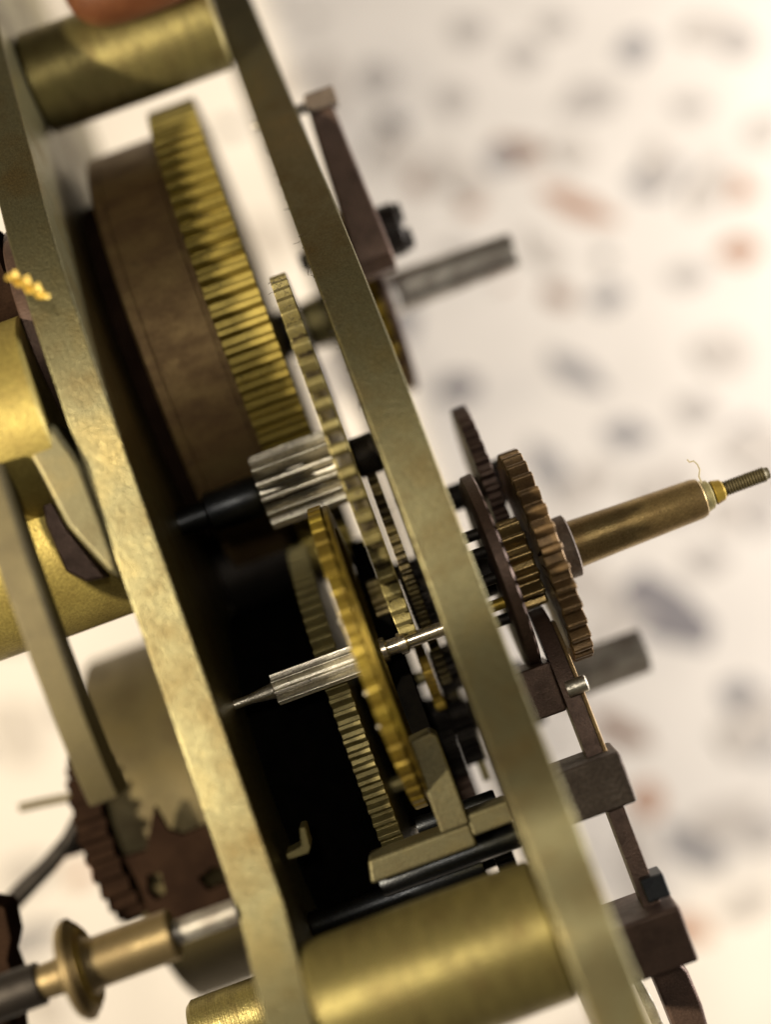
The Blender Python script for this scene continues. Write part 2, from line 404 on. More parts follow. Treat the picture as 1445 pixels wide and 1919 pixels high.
# ------------------------------------------------------------------ the frame: two plates, pillars, rear strip
AF0, AF1 = 0.28, 1.22          # front plate
AB0, AB1 = -5.08, -4.20        # back plate
def profile(pts):
    return [(v[1], v[2]) for v in smoothpath([(0, *p) for p in pts], 48)]
front_edge = [(P(x, y, c)[1], c) for x, y, c in ((380, -60, -9), (430, 60, -7.4), (466, 200, -5.6), (525, 341, -3.7), (608, 557, -1.3), (695, 798, -0.1), (807, 1111, 0.6), (860, 1250, 1.2), (907, 1391, 2.2), (960, 1520, 3.0), (998, 1620, 3.3), (1050, 1760, 3.5), (1100, 1891, 4.1), (1190, 2120, 5.2))]
back_edge = [(P(x, y, c)[1], c) for x, y, c in ((0, -260, -11), (20, -60, -6.0), (50, 90, -3.8), (75, 300, -2.0), (113, 447, -1.0), (166, 660, -0.4), (263, 916, -0.15), (394, 1300, 0.2))]
back_low = [(P(x, y, c)[1], c) for x, y, c in ((540, 1688, 0.75), (594, 1915, 2.3), (650, 2130, 3.4))]
bp = profile(back_edge) + back_low
fp = profile(front_edge)
frame = thing('clock_frame', 'aged brass clock frame of two thick plates joined by round pillars', 'clock frame', (0, 0, -8))
part('front_plate', prism_bc(fp + [(fp[-1][0], -17), (fp[0][0], -17)], AF0, AF1), BRASS, frame, bevel=0.05)
part('back_plate', prism_bc(bp + [(bp[-1][0], -17), (bp[0][0], -17)], AB0, AB1), BRASS, frame, bevel=0.05)
a, b = P(255, 90, -6.6)
o = part('pillar', lathe([(AB1 + .003, 1.0), (AB1 + .1, 1.16), (-2, 1.17), (AF0 - .1, 1.16), (AF0 - .003, 1.0)], b, -6.6, 96), PILLAR, frame); o['label'] = 'upper round brass pillar, half in shadow'
a, b = P(800, 1826, 1.0)
o = part('pillar', lathe([(AB1 + .003, 1.2), (AB1 + .1, 1.29), (-2, 1.30), (AF0 - .1, 1.29), (AF0 - .003, 1.2)], b, 1.0, 96), PILLAR, frame); o['label'] = 'lower round brass pillar, brightly lit'
# rear strip: the third plate seen at the lower left
AR0, AR1 = -6.98, -6.40
re_ = [(P(x, y, 1)[1], c) for x, y, c in ((-120, 900, .6), (-30, 1060, .9), (60, 1240, 1.0), (120, 1380, .9), (165, 1450, .8), (205, 1505, .6))]
part('rear_strip', prism_bc(re_ + [(b_, c_ - 1.0) for b_, c_ in reversed(re_)], AR0, AR1), DARK_OLIVE, frame, bevel=0.05)
# bridge on the outside of the back plate
def pp(l, c): return [P(x, y, c) for x, y in l]
part('bridge', prism_ab(pp([(30, 815), (95, 790), (150, 868), (188, 965), (214, 1040), (226, 1085), (200, 1070), (122, 985), (72, 890)], 0.0), -2.4, 0.0), AGED, frame, bevel=.12, segs=3)
part('bridge_lug', prism_ab(pp([(66, 885), (124, 990), (198, 1083), (160, 1090), (122, 1072), (84, 985)], -.7), -2.4, -.7), RUST, frame, bevel=.06)
a, b = P(10, 740, 0.0)
part('bridge_boss', lathe([(-9.4, 2.1), (-5.46, 2.1), (-5.41, 2.05)], b - .45, -1.95, 110), DRUMG, frame)
a, b = P(85, 640, -3)
part('gap_shade_disc', lathe([(-5.40, 2.45), (-5.36, 2.5), (-5.12, 2.5), (AB0 - .003, 2.45)], b, -3.7, 100), RUST, frame)  # brown disc added to stand for the shaded gap beside the boss

# ------------------------------------------------------------------ great spring barrels and their winding arbors
def barrel(label, axis_px, top_px, rim_px, c, n, drum_px, drum_top, mats, phase=0.0, depth=0.25):
    _, b = P(*axis_px, c)
    at, bt = P(*top_px, c)
    R = bt - b
    cn = c + R
    a0 = P(*rim_px[0], cn)[0]; a1 = P(*rim_px[1], cn)[0]
    ad = P(*drum_px, c)[0]
    Rd = P(*drum_top, c)[1] - b
    t = thing('spring_barrel', label, 'spring barrel', (a0, b, c), 'spring barrels between the plates')
    part('drum', lathe([(ad, Rd - .5), (ad + .03, Rd - .06), (ad + .09, Rd), (ad + .28, Rd), (ad + .295, Rd - .035), (ad + .32, Rd - .035), (ad + .335, Rd), (a0 - .16, Rd), (a0 - .145, Rd - .03), (a0 - .12, Rd - .03), (a0 - .105, Rd), (a0 - .03, Rd), (a0 - .002, Rd - .03)], b, c, 180), mats[1], t)
    part('gap_shade_drum', lathe([(AB1 + .003, Rd - 1.0), (ad - .003, Rd - 1.0)], b, c, 100), UMBER, t)  # dark drum added to imitate shadow in the gap beside the back plate
    part('toothed_rim', gear(a0, a1, R, depth, n, b, c, phase=phase, jit=0.02, root=0.40), mats[0], t, bevel=0.016, segs=1, smooth=20)
    part('grime_shade', grime_shade(a0 + .01, a1 - .01, R - depth - .016, b, c, n * 4, .03), GRIME_SHADE, t, smooth=60)
    return t, b, R, a0, a1, ad
CU = -9.55
ub, ubb, uR, ua0, ua1, uad = barrel('brown tarnished brass barrel with wide bright toothed rim below the upper pillar', (850, 510), (322, 215), ((408, 630), (505, 600)), CU, 92, (178, 312), (230, 293), (GEARB, BROWN))
CL = -7.15
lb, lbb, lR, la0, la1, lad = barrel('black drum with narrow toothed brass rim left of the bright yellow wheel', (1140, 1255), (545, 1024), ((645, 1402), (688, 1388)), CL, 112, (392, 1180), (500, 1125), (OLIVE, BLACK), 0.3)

# upper winding arbor with ratchet wheel
t = thing('winding_arbor', 'pitted grey steel winding arbor with brass ratchet wheel under the click lever', 'winding arbor', (1.3, ubb, CU), 'winding arbors')
aend = P(966, 476, CU)[0]
a_l = P(505, 620, CU)[0]
part('shaft', lathe([(ua1 + .003, .58), (AF0 - .55, .58), (AF0 - .5, .56)], ubb, CU, 48), DARK, t)
part('bushing', ring([(AF0 - .49, .45), (AF0 - .49, .60), (AF0 - .003, .64), (AF0 - .003, .45)], ubb, CU), OLIVE, t)
ra0, ra1, ra2 = P(722, 706, -7.1)[0], P(764, 692, -7.1)[0], P(782, 686, -7.1)[0]
part('ratchet_hub', lathe([(AF1 + .003, .9), (ra0 - .003, .9)], ubb, CU, 40), DARK, t)
part('ratchet_wheel', gear(ra0, ra1, 2.36, .26, 24, ubb, CU, lean=0.5, root=.28), GOLD, t, bevel=0.02, smooth=25)
part('washer', lathe([(ra1 + .003, 2.2), (ra1 + .04, 2.42), (ra2 - .04, 2.42), (ra2, 2.2), (ra2 + .04, .9)], ubb, CU, 72), RUST, t)
part('square_end', lathe([(ra2 + .043, .62), (ra2 + .18, .58), (ra2 + .22, .52), (aend - .02, .44), (aend, .42)], ubb, CU, 40), GREY, t)
# lower winding arbor
t = thing('winding_arbor', 'blurred grey brown winding arbor end sticking out behind the hour wheel', 'winding arbor', (1.3, lbb, CL), 'winding arbors')
aend = P(1213, 1226, CL - 1)[0]
bm = bmesh.new()
q = .50
poly = [(lbb + q * math.cos(math.radians(k * 90 + 4)) * 1.1, CL - 1 + q * math.sin(math.radians(k * 90 + 4)) * 1.1) for k in range(4)]
part('square_end', prism_bc(poly, 1.9, aend), GREY, t, bevel=0.025)
part('collar', lathe([(1.225, .8), (1.85, .8), (1.9, .72)], lbb, CL - 1, 48), DARK, t)

# ------------------------------------------------------------------ centre wheel, its pinion
CC = -4.1
_, cb = P(563, 898, CC)
ct_, cbt = P(512, 522, CC)
cR = cbt - cb
a0 = P(575, 730, CC + cR)[0]; a1 = P(609, 720, CC + cR)[0]
t = thing('centre_wheel', 'olive brass centre wheel with bright thick leaf pinion beside the barrel teeth', 'gear wheel', (a0, cb, CC))
part('wheel', gear(a0, a1, cR, .26, 56, cb, CC, inner=cR - .75, spokes=5, hub=.85, jit=.05, root=.42), CENTRE, t, bevel=0.022, smooth=25)
part('grime_shade', grime_shade(a0 + .05, a1 - .01, cR - .20, cb, CC, 220), GRIME_SHADE, t, smooth=60)
pa0, pa1 = P(468, 880, CC + .7)[0], a0 - .004
part('pinion', gear(pa0, pa1, .82, .28, 14, cb, CC, root=.50, phase=.25, jit=.05), STEEL, t, bevel=0.03, smooth=25)
part('grime_shade', grime_shade(pa0 + .02, pa1 - .02, .565, cb, CC, 60), GRIME_SHADE, t, smooth=60)
part('arbor', lathe([(AB1 + .003, .28), (P(392, 975, CC)[0], .30), (P(398, 975, CC)[0], .44), (P(480, 940, CC)[0], .46), (pa0 - .002, .4)], cb, CC, 40), BLUED, t)
part('collar', lathe([(a1 + .012, .40), (a1 + .05, .44), (AF0 - .06, .44), (AF0 - .003, .40)], cb, CC, 40), DARK, t)

# ------------------------------------------------------------------ bright yellow wheel with long steel arbor
CG = -2.2
_, gb = P(660, 1240, CG)
_, gbt = P(568, 957, CG)
gR = gbt - gb
a0 = P(612, 1110, CG + gR)[0] + .05; a1 = a0 + .40
t = thing('third_wheel', 'bright yellow brass wheel on long polished steel arbor in the middle of the train', 'gear wheel', (a0, gb, CG))
part('wheel', gear(a0, a1 - .14, gR, .06, 46, gb, CG, inner=gR - .62, spokes=4, hub=.55, jit=.02, root=.16), AMBER, t, bevel=0.008, segs=1, smooth=15)
part('rim_band', ring([(a1 - .138, gR - .55), (a1 - .138, gR - .10), (a1 - .10, gR - .06), (a1 - .02, gR - .06), (a1, gR - .10), (a1, gR - .55)], gb, CG, 140), AMBER, t)
part('pinion', gear(P(512, 1288, CG)[0], a0 - .01, .33, .17, 8, gb, CG, phase=.35, root=.56), STEEL, t, bevel=.02, smooth=25)
part('arbor', lathe([(AB1 + .003, .10), (P(470, 1312, CG)[0], .10), (P(512, 1290, CG)[0], .17)], gb, CG, 24), STEEL, t)
pe = a1 + .02
part('shaft', lathe([(pe, .26), (pe + .10, .26), (pe + .14, .17), (pe + .35, .17), (pe + .38, .23), (pe + .52, .23), (pe + .56, .15), (AF0 - .003, .15)], gb, CG, 32), POLISH, t)
for k in range(4):
    an = math.radians(70 + k * 14)
    part('rivet', lathe([(a0 - .06, .04), (a0 - .05, .07), (a0 - .004, .08)], gb + math.cos(an) * (gR - .3), CG + math.sin(an) * (gR - .3), 14), POLISH, t)

# ------------------------------------------------------------------ dark wheels deeper in the train
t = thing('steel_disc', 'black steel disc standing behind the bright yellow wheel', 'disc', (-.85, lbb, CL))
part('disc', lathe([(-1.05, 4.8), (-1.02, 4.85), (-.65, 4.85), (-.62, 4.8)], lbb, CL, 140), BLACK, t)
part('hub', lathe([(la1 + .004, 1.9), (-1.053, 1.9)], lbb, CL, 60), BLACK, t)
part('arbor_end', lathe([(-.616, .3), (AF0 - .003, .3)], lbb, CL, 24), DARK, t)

CI = -6.0
ia, ibt = P(674, 824, CI); ib = ibt - 3.1
t = thing('intermediate_wheel', 'thin dark green toothed wheel between centre wheel and front plate', 'gear wheel', (0, ib, CI))
part('wheel', gear(-.13, .10, 3.1, .2, 84, ib, CI, inner=2.45, spokes=4, hub=.5, jit=.05), OILY_SHADE, t, bevel=.015, smooth=25)
part('arbor', lathe([(-.58, .22), (-.135, .22)], ib, CI, 24), DARK, t)
part('pivot', lathe([(.105, .2), (AF0 - .003, .2)], ib, CI, 24), DARK, t)

_, b = P(762, 1135, -4.2)
a0, a1 = P(712, 1150, -4.2)[0], P(805, 1115, -4.2)[0]
t = thing('dark_pinion', 'dark greasy steel pinion just above the polished arbor', 'pinion', (a0, b, -4.2), 'dark pinions near the front plate')
part('leaves', gear(a0 - .05, a0 + .62, .78, .2, 16, b, -4.2), OILY_SHADE, t, bevel=.02, smooth=25)
part('leaves', gear(a0 + .66, a1, .70, .16, 20, b, -4.2), DARK, t, bevel=.02, smooth=25)
part('pivot', lathe([(a1 + .003, .14), (AF0 - .003, .14)], b, -4.2, 20), DARK, t)

_, b = P(812, 1262, -4.6)
t = thing('brass_pinion', 'small dark pinion with brass ratchet teeth below the polished arbor', 'pinion', (0, b, -4.6), 'dark pinions near the front plate')
a0, a1 = P(795, 1280, -4.6)[0], P(858, 1250, -4.6)[0]
part('leaves', gear(a0 + .30, a1, .50, .22, 10, b, -4.6, root=.5), DARK, t, bevel=.02, smooth=25)
part('ratchet', gear(a0 + .06, a0 + .28, .80, .12, 24, b, -4.6), GOLD, t, bevel=.012, smooth=25)
part('collar', lathe([(P(748, 1292, -4.6)[0], .16), (P(752, 1290, -4.6)[0], .2), (P(782, 1280, -4.6)[0], .2), (P(784, 1280, -4.6)[0], .14), (a0 + .055, .14)], b, -4.6, 28), OLIVE, t)

_, b = P(862, 1385, -5.2)
t = thing('fly_wheel', 'black toothed wheel close to the lower front plate', 'gear wheel', (0, b, -5.2))
a0, a1 = P(828, 1392, -4.2)[0], P(893, 1372, -4.2)[0]
part('wheel', gear(a0, a0 + .34, .78, .16, 26, b, -5.2), DARK, t, bevel=.02, smooth=25)
part('pinion', gear(a0 + .36, a1, .62, .22, 12, b, -5.2, root=.5), DARK, t, bevel=.02, smooth=25)
part('arbor', lathe([(-.70, .2), (a0 - .003, .2)], b, -5.2, 20), DARK, t)
part('stop_pin', box(a1 - .22, a1 - .06, b - 1.05, b - .6, -5.3, -5.1), OLIVE, t, bevel=.02)

_, b = P(842, 1330, -6.6)
t = thing('dark_pinion', 'black leaf pinion deep between the small brass ratchet and the front plate', 'pinion', (0, b, -6.6), 'dark pinions near the front plate')
a0, a1 = P(800, 1348, -6.6)[0], P(872, 1322, -6.6)[0]
part('leaves', gear(a0, a1, .42, .16, 10, b, -6.6, root=.5), DARK, t, bevel=.02, smooth=25)
part('arbor', lathe([(a1 + .003, .12), (AF0 - .003, .12)], b, -6.6, 16), DARK, t)
_, b = P(870, 1492, -6.2)
t = thing('brown_wheel', 'brown toothed wheel rim half hidden behind the olive lever', 'gear wheel', (0, b, -6.2))
a0, a1 = P(845, 1495, -5)[0], P(893, 1480, -5)[0]
part('wheel', gear(a0, a1, 1.25, .18, 30, b, -6.2), RUST, t, bevel=.02, smooth=25)
part('arbor', lathe([(-.70, .12), (a0 - .003, .12)], b, -6.2, 20), OLIVE, t)

_, b = P(945, 1603, -3.5)
t = thing('dark_gear', 'small black gear over the lower pillar beside the front plate', 'gear wheel', (0, b, -3.5))
a0 = P(928, 1610, -3.5)[0]; a1 = P(962, 1600, -3.5)[0]
part('wheel', gear(a0, a1, .62, .12, 18, b, -3.5), DARK, t, bevel=.015, smooth=25)
part('arbor', lathe([(-2.0, .16), (a0 - .003, .16)], b, -3.5, 20), DARK, t)

# arbors low in the frame
def rod(name, label, px, c, r, a0, a1, mat, group=None, cat='arbor'):
    _, b = P(*px, c)
    return solo(name, lathe([(a0, r * .9), (a0 + .05, r), (a1 - .05, r), (a1, r * .9)], b, c, 32), mat, label, cat, (a0, b, c), group)
rod('steel_arbor', 'blue black steel arbor directly under the olive lever arm', (810, 1622), -1.2, .26, -2.6, AF0 - .003, BLUED)
rod('steel_arbor', 'dark steel arbor lying along the top of the lower pillar', (790, 1662), -1.6, .30, AB1 + .003, -.6, BLUED)
rod('steel_arbor', 'dark arbor crossing below the tip of the bright yellow wheel', (790, 1548), -2.4, .20, -1.6, .1, BLUED)
rod('hammer_arbor', 'thick black arbor crossing below the leaf pinion', (560, 1030), -8.2, .95, AB1 + .003, -1.15, DARK)
rod('brass_rod', 'thin olive brass rod passing behind the bright yellow wheel', (745, 1468), -4.6, .15, -2.35, -1.03, OLIVE)

# olive detent lever (L shape) and small bits
CD = -.6
t = thing('detent_lever', 'olive brass right-angled lever over the lower pillar', 'lever', (-1, P(770, 1600, CD)[1], CD))
bA0, bA1 = P(855, 1598, CD)[1], P(845, 1556, CD)[1]
aU0, aU1 = P(828, 1480, CD)[0] - .30, P(828, 1480, CD)[0] + .28
part('arm', prism_ab([(P(684, 1628, CD)[0], bA0 - .02), (aU1, bA0 - .02), (aU1, bA1), (P(690, 1615, CD)[0], bA1)], CD - .9, CD), AGED, t, bevel=.07)
part('upright', prism_ab([(aU0, bA1 + .004), (aU1, bA1 + .004), (aU1, P(815, 1380, CD)[1]), (aU1 - .12, P(805, 1372, CD)[1]), (aU0 + .02, P(780, 1385, CD)[1])], CD - .8, CD + .06), AGED, t, bevel=.05)
b0 = P(925, 1532, CD)[1]
solo('brass_stud', box(P(880, 1548, CD)[0], AF0 - .003, b0 - .22, b0 + .22, CD - .7, CD), AGED, 'olive brass stud reaching from front plate to the lever', 'stud', (0, b0, CD), bevel=.06)
h = [P(x, y, -.8) for x, y in ((534, 1602), (540, 1612), (578, 1600), (582, 1588), (572, 1550), (560, 1552), (564, 1586))]
solo('steel_hook', prism_ab(h, -1.5, -.8), OLIVE, 'small grey L-shaped hook at the dark foot of the back plate', 'hook', (h[0][0], h[0][1], -1), bevel=.03)

# ------------------------------------------------------------------ click lever, screw
CK = -5.6
t = thing('click_lever', 'brown steel click lever with rounded blue tail outside the front plate', 'click', (1.6, P(655, 350, CK)[1], CK))
aL = P(652, 350, CK)[0]
pts = []
bt, bb = P(603, 205, CK)[1], P(712, 512, CK)[1]
prof = [(bt, CK - .5), (bt, CK + .05), (bt - 1.2, CK + .12), (bb + .9, CK + .55), (bb + .25, CK + .6), (bb, CK + .3), (bb - .05, CK - .3), (bb + .3, CK - 1.3), (bt - .9, CK - .9)]
bm = bmesh.new()
# tapering thickness along the lever
n = len(prof)
va, vb = [], []
for b_, c_ in prof:
    f = (bt - b_) / (bt - bb)
    ha = .29 + .14 * f
    am = aL + .03 - .05 * f
    va.append(bm.verts.new((am - ha, b_, c_))); vb.append(bm.verts.new((am + ha, b_, c_)))
for i in range(n): bm.faces.new((va[i], va[(i + 1) % n], vb[(i + 1) % n], vb[i]))
bm.faces.new(va); bm.faces.new(vb)
part('arm', bm, RUST, t, bevel=.08, segs=3)
ah, bh = P(602, 188, CK)
part('head', box(ah - .36, ah + .36, bt + .004, bt + .42, CK - .45, CK + .12), BLOCK, t, bevel=.06)
ap, bp_ = P(560, 213, CK)
part('pin', lathe([(P(474, 243, CK)[0], .08), (P(478, 243, CK)[0], .11), (ah - .365, .12)], bt + .2, CK - .15, 20), GREY, t)
_, bs = P(728, 434, -7.2)
t = thing('click_screw', 'dark slotted screw head standing beside the click lever', 'screw', (1.3, bs, -7.2))
bm = lathe([(P(706, 440, -7.2)[0], .58), (P(708, 440, -7.2)[0], .62), (P(748, 428, -7.2)[0], .62), (P(753, 428, -7.2)[0], .56)], bs, -7.2, 48)
part('head', bm, DARK, t)
ae = P(753, 428, -7.2)[0]
part('slot_lip', box(ae + .002, ae + .16, bs - .52, bs - .12, -7.6, -6.8), DARK, t, bevel=.04)
part('slot_lip', box(ae + .002, ae + .12, bs + .1, bs + .5, -7.6, -6.8), DARK, t, bevel=.04)
part('shank', lathe([(P(560, 490, -7.2)[0], .18), (P(568, 490, -7.2)[0], .24), (P(706, 440, -7.2)[0] - .003, .24)], bs, -7.2, 24), DARK, t)

# ------------------------------------------------------------------ motion work on the front
CH_ = -3.0
_, hb = P(1022, 1040, CH_)
def pa(x, y): return P(x, y, CH_)[0]
t = thing('hour_wheel', 'brown toothed hour wheel with bronze pipe pointing right', 'gear wheel', (2.7, hb, CH_))
part('wheel', gear(2.56, 2.98, 2.28, .30, 33, hb, CH_, jit=.04, root=.52), MOTION, t, bevel=.035, smooth=25)
cl0 = 2.984
part('collar', lathe([(cl0, .66), (cl0 + .38, .66), (cl0 + .42, .6)], hb, CH_, 48), BLOCK, t)
pipe_end = pa(1318, 932)
part('pipe', lathe([(cl0 + .42, .50), (cl0 + 1.4, .47), (pipe_end - .15, .43), (pipe_end - .03, .40), (pipe_end, .36)], hb, CH_, 48), PIPE, t)
t = thing('minute_arbor', 'thin threaded steel minute arbor with yellow tip at far right', 'arbor', (pipe_end, hb, CH_))
part('sleeve_end', lathe([(pipe_end + .003, .345), (pipe_end + .16, .30), (pipe_end + .20, .24)], hb, CH_, 36), OLIVE, t)
part('tip', lathe([(pipe_end + .203, .22), (pipe_end + .24, .26), (pipe_end + .42, .22), (pipe_end + .46, .17)], hb, CH_, 32), GOLD, t)
e = pa(1441, 885)
prof = [(pipe_end + .463, .15)]
k = pipe_end + .50
while k < e - .06:
    prof += [(k, .165), (k + .03, .135)]; k += .06
prof += [(e, .12)]
part('thread', lathe(prof, hb, CH_, 24), DARK_OLIVE, t, smooth=60)
t = thing('cannon_pinion', 'bronze leaf pinion between the brown disc and the hour wheel', 'pinion', (2.0, hb, CH_))
part('leaves', gear(1.96, 2.50, .97, .30, 13, hb, CH_, root=.55), PIPE, t, bevel=.05, smooth=25)
part('arbor', lathe([(AF1 + .003, .42), (1.60, .42)], hb, CH_, 32), DARK, t)
t = thing('cam_disc', 'smooth brown steel disc standing between front plate and hour wheel', 'disc', (1.75, hb, CH_))
part('disc', lathe([(1.62, 1.95), (1.68, 2.08), (1.88, 2.10), (1.93, 2.04)], hb + .02, CH_, 96), RUST, t)
for k in range(5):
    an = math.radians(25 + k * 33)
    part('stud', lathe([(AF1 + .003, .12), (1.615, .12)], hb + 1.0 * math.cos(an), CH_ + 1.0 * math.sin(an), 14), DARK if k != 3 else GOLD, t)
CM_ = -5.3
at_, mbt = P(862, 762, CM_)
mb = mbt - 1.85
t = thing('minute_gear', 'dark brown toothed minute wheel peeping out above the hour wheel', 'gear wheel', (2.3, mb, CM_))
part('wheel', gear(2.12, 2.44, 1.85, .18, 34, mb, CM_, jit=.04), RUST, t, bevel=.025, smooth=25)
part('pinion', gear(2.443, 2.98, .50, .14, 10, mb, CM_), DARK, t, bevel=.025, smooth=25)
part('post', lathe([(AF1 + .003, .3), (2.117, .3)], mb, CM_, 28), DARK, t)

# ------------------------------------------------------------------ rack lever on the front, with two posts
CR = -1.6
t = thing('rack_lever', 'long thin brown steel lever on two square posts along lower right front plate', 'lever', (2.2, P(1110, 1400, CR)[1], CR))
edge = [(P(x, y, c)[1], c) for x, y, c in ((1003, 1142, -3.2), (1020, 1170, -2.5), (1050, 1250, -1.9), (1095, 1360, -1.5), (1150, 1500, -1.2), (1210, 1640, -1.0), (1250, 1738, -.9))]
ep = profile(edge)
low = [(b_, c_ - .75) for b_, c_ in reversed(ep)]
la = P(1112, 1400, CR)[0]
part('blade', prism_bc(ep + low, la - .20, la + .14), RUST, t, bevel=.04)
tl = pp([(1212, 1806), (1240, 1870), (1272, 1950), (1302, 2020), (1345, 2020), (1336, 1950), (1318, 1885), (1292, 1822), (1262, 1790)], -1.4)
part('tail', prism_ab(tl, -2.2, -1.4), RUST, t, bevel=.08)
tl = pp([(1192, 1816), (1228, 1880), (1262, 1960), (1290, 2020), (1272, 2020), (1236, 1950), (1200, 1872), (1178, 1822)], -2.6)
part('tail_spring', prism_ab(tl, -3.0, -2.6), GREY, t, bevel=.04)
part('edge_strip', prism_bc([(b_, c_ + .06) for b_, c_ in ep[8:30]] + [(b_, c_ - .2) for b_, c_ in reversed(ep[8:30])], la + .143, la + .22), BROWN, t, bevel=.02)
bk = P(1080, 1285, CR)[1]
part('sleeve', lathe([(la - .1, .16), (la + .30, .17), (la + .32, .14)], bk, -1.52, 24), STEEL, t)
for (x0, y0, x1, y1, mt, ct) in ((1098, 1428, 1138, 1520, BLOCK, CR + .75), (1200, 1702, 1245, 1800, RUST, CR + 1.35)):
    b1 = P(x0, y0, CR + .6)[1]; b0 = P(x1, y1, CR + .6)[1]
    part('post', box(AF1 + .003, la + .40, b0, b1, CR - .6, ct), mt, t, bevel=.06)
b1 = P(1010, 1245, CR - .5)[1]; b0 = P(1045, 1335, CR - .5)[1]
part('foot', box(AF1 + .003, la - .203, b0, b1, CR - 1.5, CR - .3), RUST, t, bevel=.05)
bm = prism_bc([(P(1215, 1650, -.6)[1], -.75), (P(1235, 1690, -.6)[1], -.70), (P(1235, 1690, -.6)[1], -1.4), (P(1215, 1650, -.6)[1], -1.4)], la - .1, la + .36)
part('clip', bm, BLUED, t, bevel=.03)

# ------------------------------------------------------------------ left side, outside the back plate
_, b = P(100, 1010, -2.6)
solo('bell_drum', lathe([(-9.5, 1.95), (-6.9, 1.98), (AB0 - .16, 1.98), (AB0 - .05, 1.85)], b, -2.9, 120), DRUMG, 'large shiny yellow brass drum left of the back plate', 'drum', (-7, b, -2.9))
CX = -11.0
_, bC = P(290, 1545, CX)
rR = P(200, 1228, CX)[1] - bC
aC0 = P(352, 1818, CX + 1.5)[0]
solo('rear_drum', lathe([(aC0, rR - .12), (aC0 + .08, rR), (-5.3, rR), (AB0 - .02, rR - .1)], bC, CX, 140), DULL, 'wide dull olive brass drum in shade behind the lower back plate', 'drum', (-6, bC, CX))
_, bF = P(420, 1955, -1.0)
solo('brass_bar', lathe([(-7.2, .62), (-7.1, .7), (AB0 - .08, .7), (AB0 - .03, .62)], bF, -2.2, 60), PILLAR, 'bright round brass bar at the bottom edge left of the back plate', 'bar', (-6, bF, -2.2))

CW = -7.5
aw, bw = P(215, 1562, CW)
t = thing('toothed_wheel', 'blurred dark brown toothed wheel outside the back plate at lower left', 'gear wheel', (-8.6, bw, CW))
wa0, wa1 = P(150, 1590, CW + 2)[0], P(205, 1570, CW + 2)[0]
part('wheel', gear(wa0, wa1, 2.05, .22, 26, bw, CW, inner=1.4, spokes=4, hub=.5, jit=.1), UMBER, t, bevel=.03, smooth=25)
part('arbor', lathe([(wa0 - .9, .14), (wa0 - .01, .2)], bw, CW, 20), DARK, t)
part('arbor_end', lathe([(wa1 + .01, .2), (wa1 + .5, .2)], bw, CW, 20), DARK, t)
# flat dark shape standing for a cast shadow on the rear drum
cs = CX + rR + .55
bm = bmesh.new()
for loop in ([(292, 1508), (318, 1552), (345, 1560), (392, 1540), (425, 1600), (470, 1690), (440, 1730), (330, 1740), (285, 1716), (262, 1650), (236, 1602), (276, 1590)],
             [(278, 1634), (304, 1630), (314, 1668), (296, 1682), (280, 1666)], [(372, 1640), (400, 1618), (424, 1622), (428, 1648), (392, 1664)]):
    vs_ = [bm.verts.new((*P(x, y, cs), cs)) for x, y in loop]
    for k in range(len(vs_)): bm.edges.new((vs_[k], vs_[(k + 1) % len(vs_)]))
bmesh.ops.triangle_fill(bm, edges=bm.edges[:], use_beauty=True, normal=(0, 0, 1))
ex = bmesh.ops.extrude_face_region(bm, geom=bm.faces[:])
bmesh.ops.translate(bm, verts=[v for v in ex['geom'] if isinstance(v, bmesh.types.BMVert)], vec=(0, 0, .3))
solo('star_shadow', bm, UMBER, 'dark brown pointed cast shadow shape with two holes beside the lower back plate', 'shadow shape', (-6, P(340, 1640, cs)[1], cs))
solo('wire_arm', tube([(*P(x, y, c), c) for x, y, c in ((-60, 1790, -7.2), (0, 1715, -7.1), (40, 1672, -7.0), (90, 1622, -7), (128, 1575, -7), (150, 1530, -7))], [.25, .24, .23, .21, .19, .17], 12), DARK, 'dark curved wire arm reaching the red brown toothed wheel', 'lever', (*P(60, 1650, -7), -7))
solo('thin_pin', tube([(*P(36, 1514, -7), -7), (*P(75, 1505, -7), -7), (*P(150, 1490, -7), -7)], .10, 10), DULL, 'thin blurred pin pointing left from the red brown wheel', 'pin', (*P(75, 1505, -7), -7))

CO = .6
_, bo = P(250, 1778, CO)
t = thing('collet', 'brass flanged collet on a steel arbor at the lower left corner', 'collet', (-8, bo, CO))
fa = P(148, 1815, CO)[0]
part('flange', lathe([(fa - .20, .55), (fa - .16, .86), (fa - .06, .94), (fa + .02, .94), (fa + .05, .86), (fa + .06, .82), (fa + .12, .84), (fa + .16, .78), (fa + .17, .62)], bo, CO, 96), COLLET, t)
part('groove_ring', ring([(fa + .172, .60), (fa + .172, .72), (fa + .21, .72), (fa + .21, .60)], bo, CO, 72), GOLD, t)
te = P(330, 1757, CO)[0]
part('tube', lathe([(fa + .172, .58), (fa + .28, .5), (fa + .40, .47), (te - .04, .47), (te, .44)], bo, CO, 56), COLLET, t)
part('shaft', lathe([(te + .003, .17), (te + .04, .17), (te + .05, .23), (AB0 - .003, .23)], bo, CO, 32), GREY, t)
part('nut', lathe([(fa - .75, .32), (fa - .203, .34)], bo, CO, 28), COLLET, t)
part('rear_shaft', lathe([(-13.5, .40), (fa - .76, .40)], bo, CO, 36), DARK, t)
hd = pp([(-60, 1690), (10, 1700), (22, 1760), (14, 1800), (34, 1850), (26, 1900), (40, 2010), (-80, 2010)], -3.5)
solo('dark_lever', prism_ab(hd, -4.6, -3.5), UMBER, 'dark brown blurred lever cut off by the lower left corner', 'lever', (*P(0, 1850, -3.5), -4), bevel=.1)

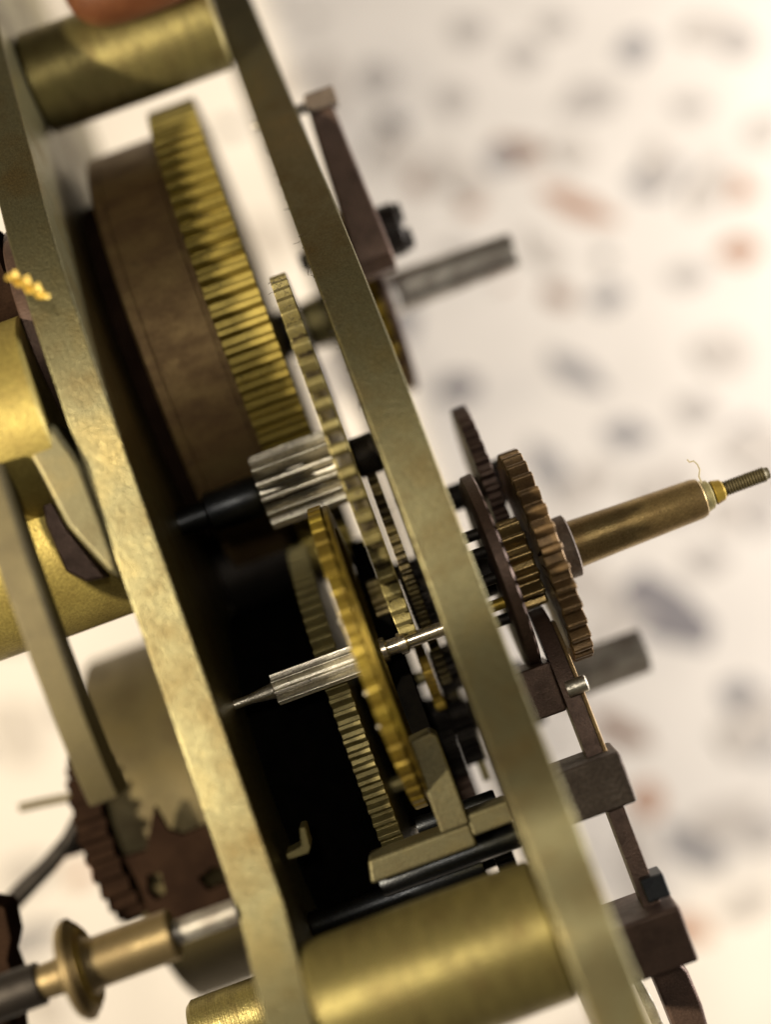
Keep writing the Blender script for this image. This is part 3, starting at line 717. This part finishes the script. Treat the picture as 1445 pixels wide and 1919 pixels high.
# dark cylinder added for the dark hole and shaded drum top, left edge
_, bl = P(8, 500, -2)
solo('shade_filler', lathe([(-7.6, .95), (-5.50, 1.0), (-5.42, .9)], bl, -2.9, 60), UMBER, 'added dark round filler for shade at the left edge above the brass boss', 'shade filler', (-7, bl, -2.9))
pts = [(12, 520), (26, 516), (34, 530), (48, 526), (54, 542), (68, 540), (74, 552), (90, 556)]
solo('brass_shaving', tube([(*P(x, y, .6), .6 + .06 * ((i % 2) * 2 - 1)) for i, (x, y) in enumerate(pts)], [.06, .11, .09, .12, .10, .12, .09, .05], 8), SHAVE, 'curled yellow brass shaving on the left edge of the back plate', 'shaving', (*P(50, 535, .6), .6))

# ------------------------------------------------------------------ fingertip holding the frame at the top
bmf = bmesh.new()
path = [(640, -420, -3.5), (500, -240, -4.0), (370, -110, -4.6), (230, -40, -5.0), (125, -12, -5.4)]
pf = smoothpath([(*P(x, y, c), c) for x, y, c in path], 20)
rad = [.95 - .05 * (i / 20) for i in range(18)] + [.80, .58, .22]
tube(pf, rad, 24, bmf)
fi = solo('finger', bmf, SKIN, 'blurred reddish brown fingertip gripping the top of the frame', 'hand', (*P(75, -130, -2.6), -2.6), smooth=80)
ss = fi.modifiers.new('soft', 'SUBSURF'); ss.levels = 1; ss.render_levels = 1

# ------------------------------------------------------------------ lint and dust
def hair(p, n, step, r, bm):
    p = Vector(p); d = Vector((random.uniform(-1, 1), random.uniform(-1, 1), random.uniform(-.4, .6))).normalized()
    pts = [p.copy()]
    for i in range(n):
        d = (d + Vector((random.uniform(-1, 1), random.uniform(-1, 1), random.uniform(-.5, .5))) * .55).normalized()
        p = p + d * step; pts.append(p.copy())
    tube(pts, r, 4, bm)
bm = bmesh.new()
for k in range(150):
    f = random.uniform(9, 40); i = int(f)
    b_, c_ = fp[i]
    hair((AF0 - random.uniform(0, .02), b_ + random.uniform(-.2, .2), c_ - random.uniform(-.02, .1)), random.randint(2, 6), random.uniform(.015, .04), random.uniform(.004, .008), bm)
o = link_mesh('lint', bm, LINT, None, (0, 0, 0), smooth=0); o.rotation_euler = (0, 0, TH); o['kind'] = 'stuff'
o['label'] = 'fine dark lint fibres along the front plate edge'; o['category'] = 'lint'
bm = bmesh.new()
for k in range(90):
    t_ = random.uniform(-.9, 1.2); rr = uR + .01
    hair((random.uniform(ua0, ua1), ubb + rr * math.sin(t_ * .7), CU + rr * math.cos(t_ * .7)), random.randint(1, 3), random.uniform(.01, .03), random.uniform(.004, .012), bm)
for k in range(60):
    t_ = random.uniform(-1.2, 1.2)
    hair((random.uniform(pa0, pa1), cb + .8 * math.sin(t_), CC + .8 * math.cos(t_)), random.randint(1, 3), random.uniform(.01, .03), random.uniform(.004, .012), bm)
for k in range(60):
    t_ = random.uniform(-1.0, 1.2)
    hair((ct_ + random.uniform(-.1, .25), cb + cR * math.sin(t_), CC + cR * math.cos(t_)), random.randint(2, 5), random.uniform(.015, .04), random.uniform(.003, .006), bm)
o = link_mesh('dust', bm, LINT, None, (0, 0, 0), smooth=0); o.rotation_euler = (0, 0, TH); o['kind'] = 'stuff'
o['label'] = 'dark dust crumbs stuck to the gear teeth'; o['category'] = 'dust'
pts = [(1316, 905), (1310, 893), (1313, 880), (1308, 870), (1300, 864), (1294, 866), (1289, 861)]
solo('lint_fibre', tube([(*P(x, y, -2.4), -2.4 + .05 * math.sin(i * 2)) for i, (x, y) in enumerate(pts)], .018, 6), PALEL, 'curled pale lint fibre standing on the end of the bronze pipe', 'fibre', (*P(1310, 880, -2.4), -2.4))
for ob in list(bpy.data.objects):
    if 'mloc' in ob: del ob['mloc']
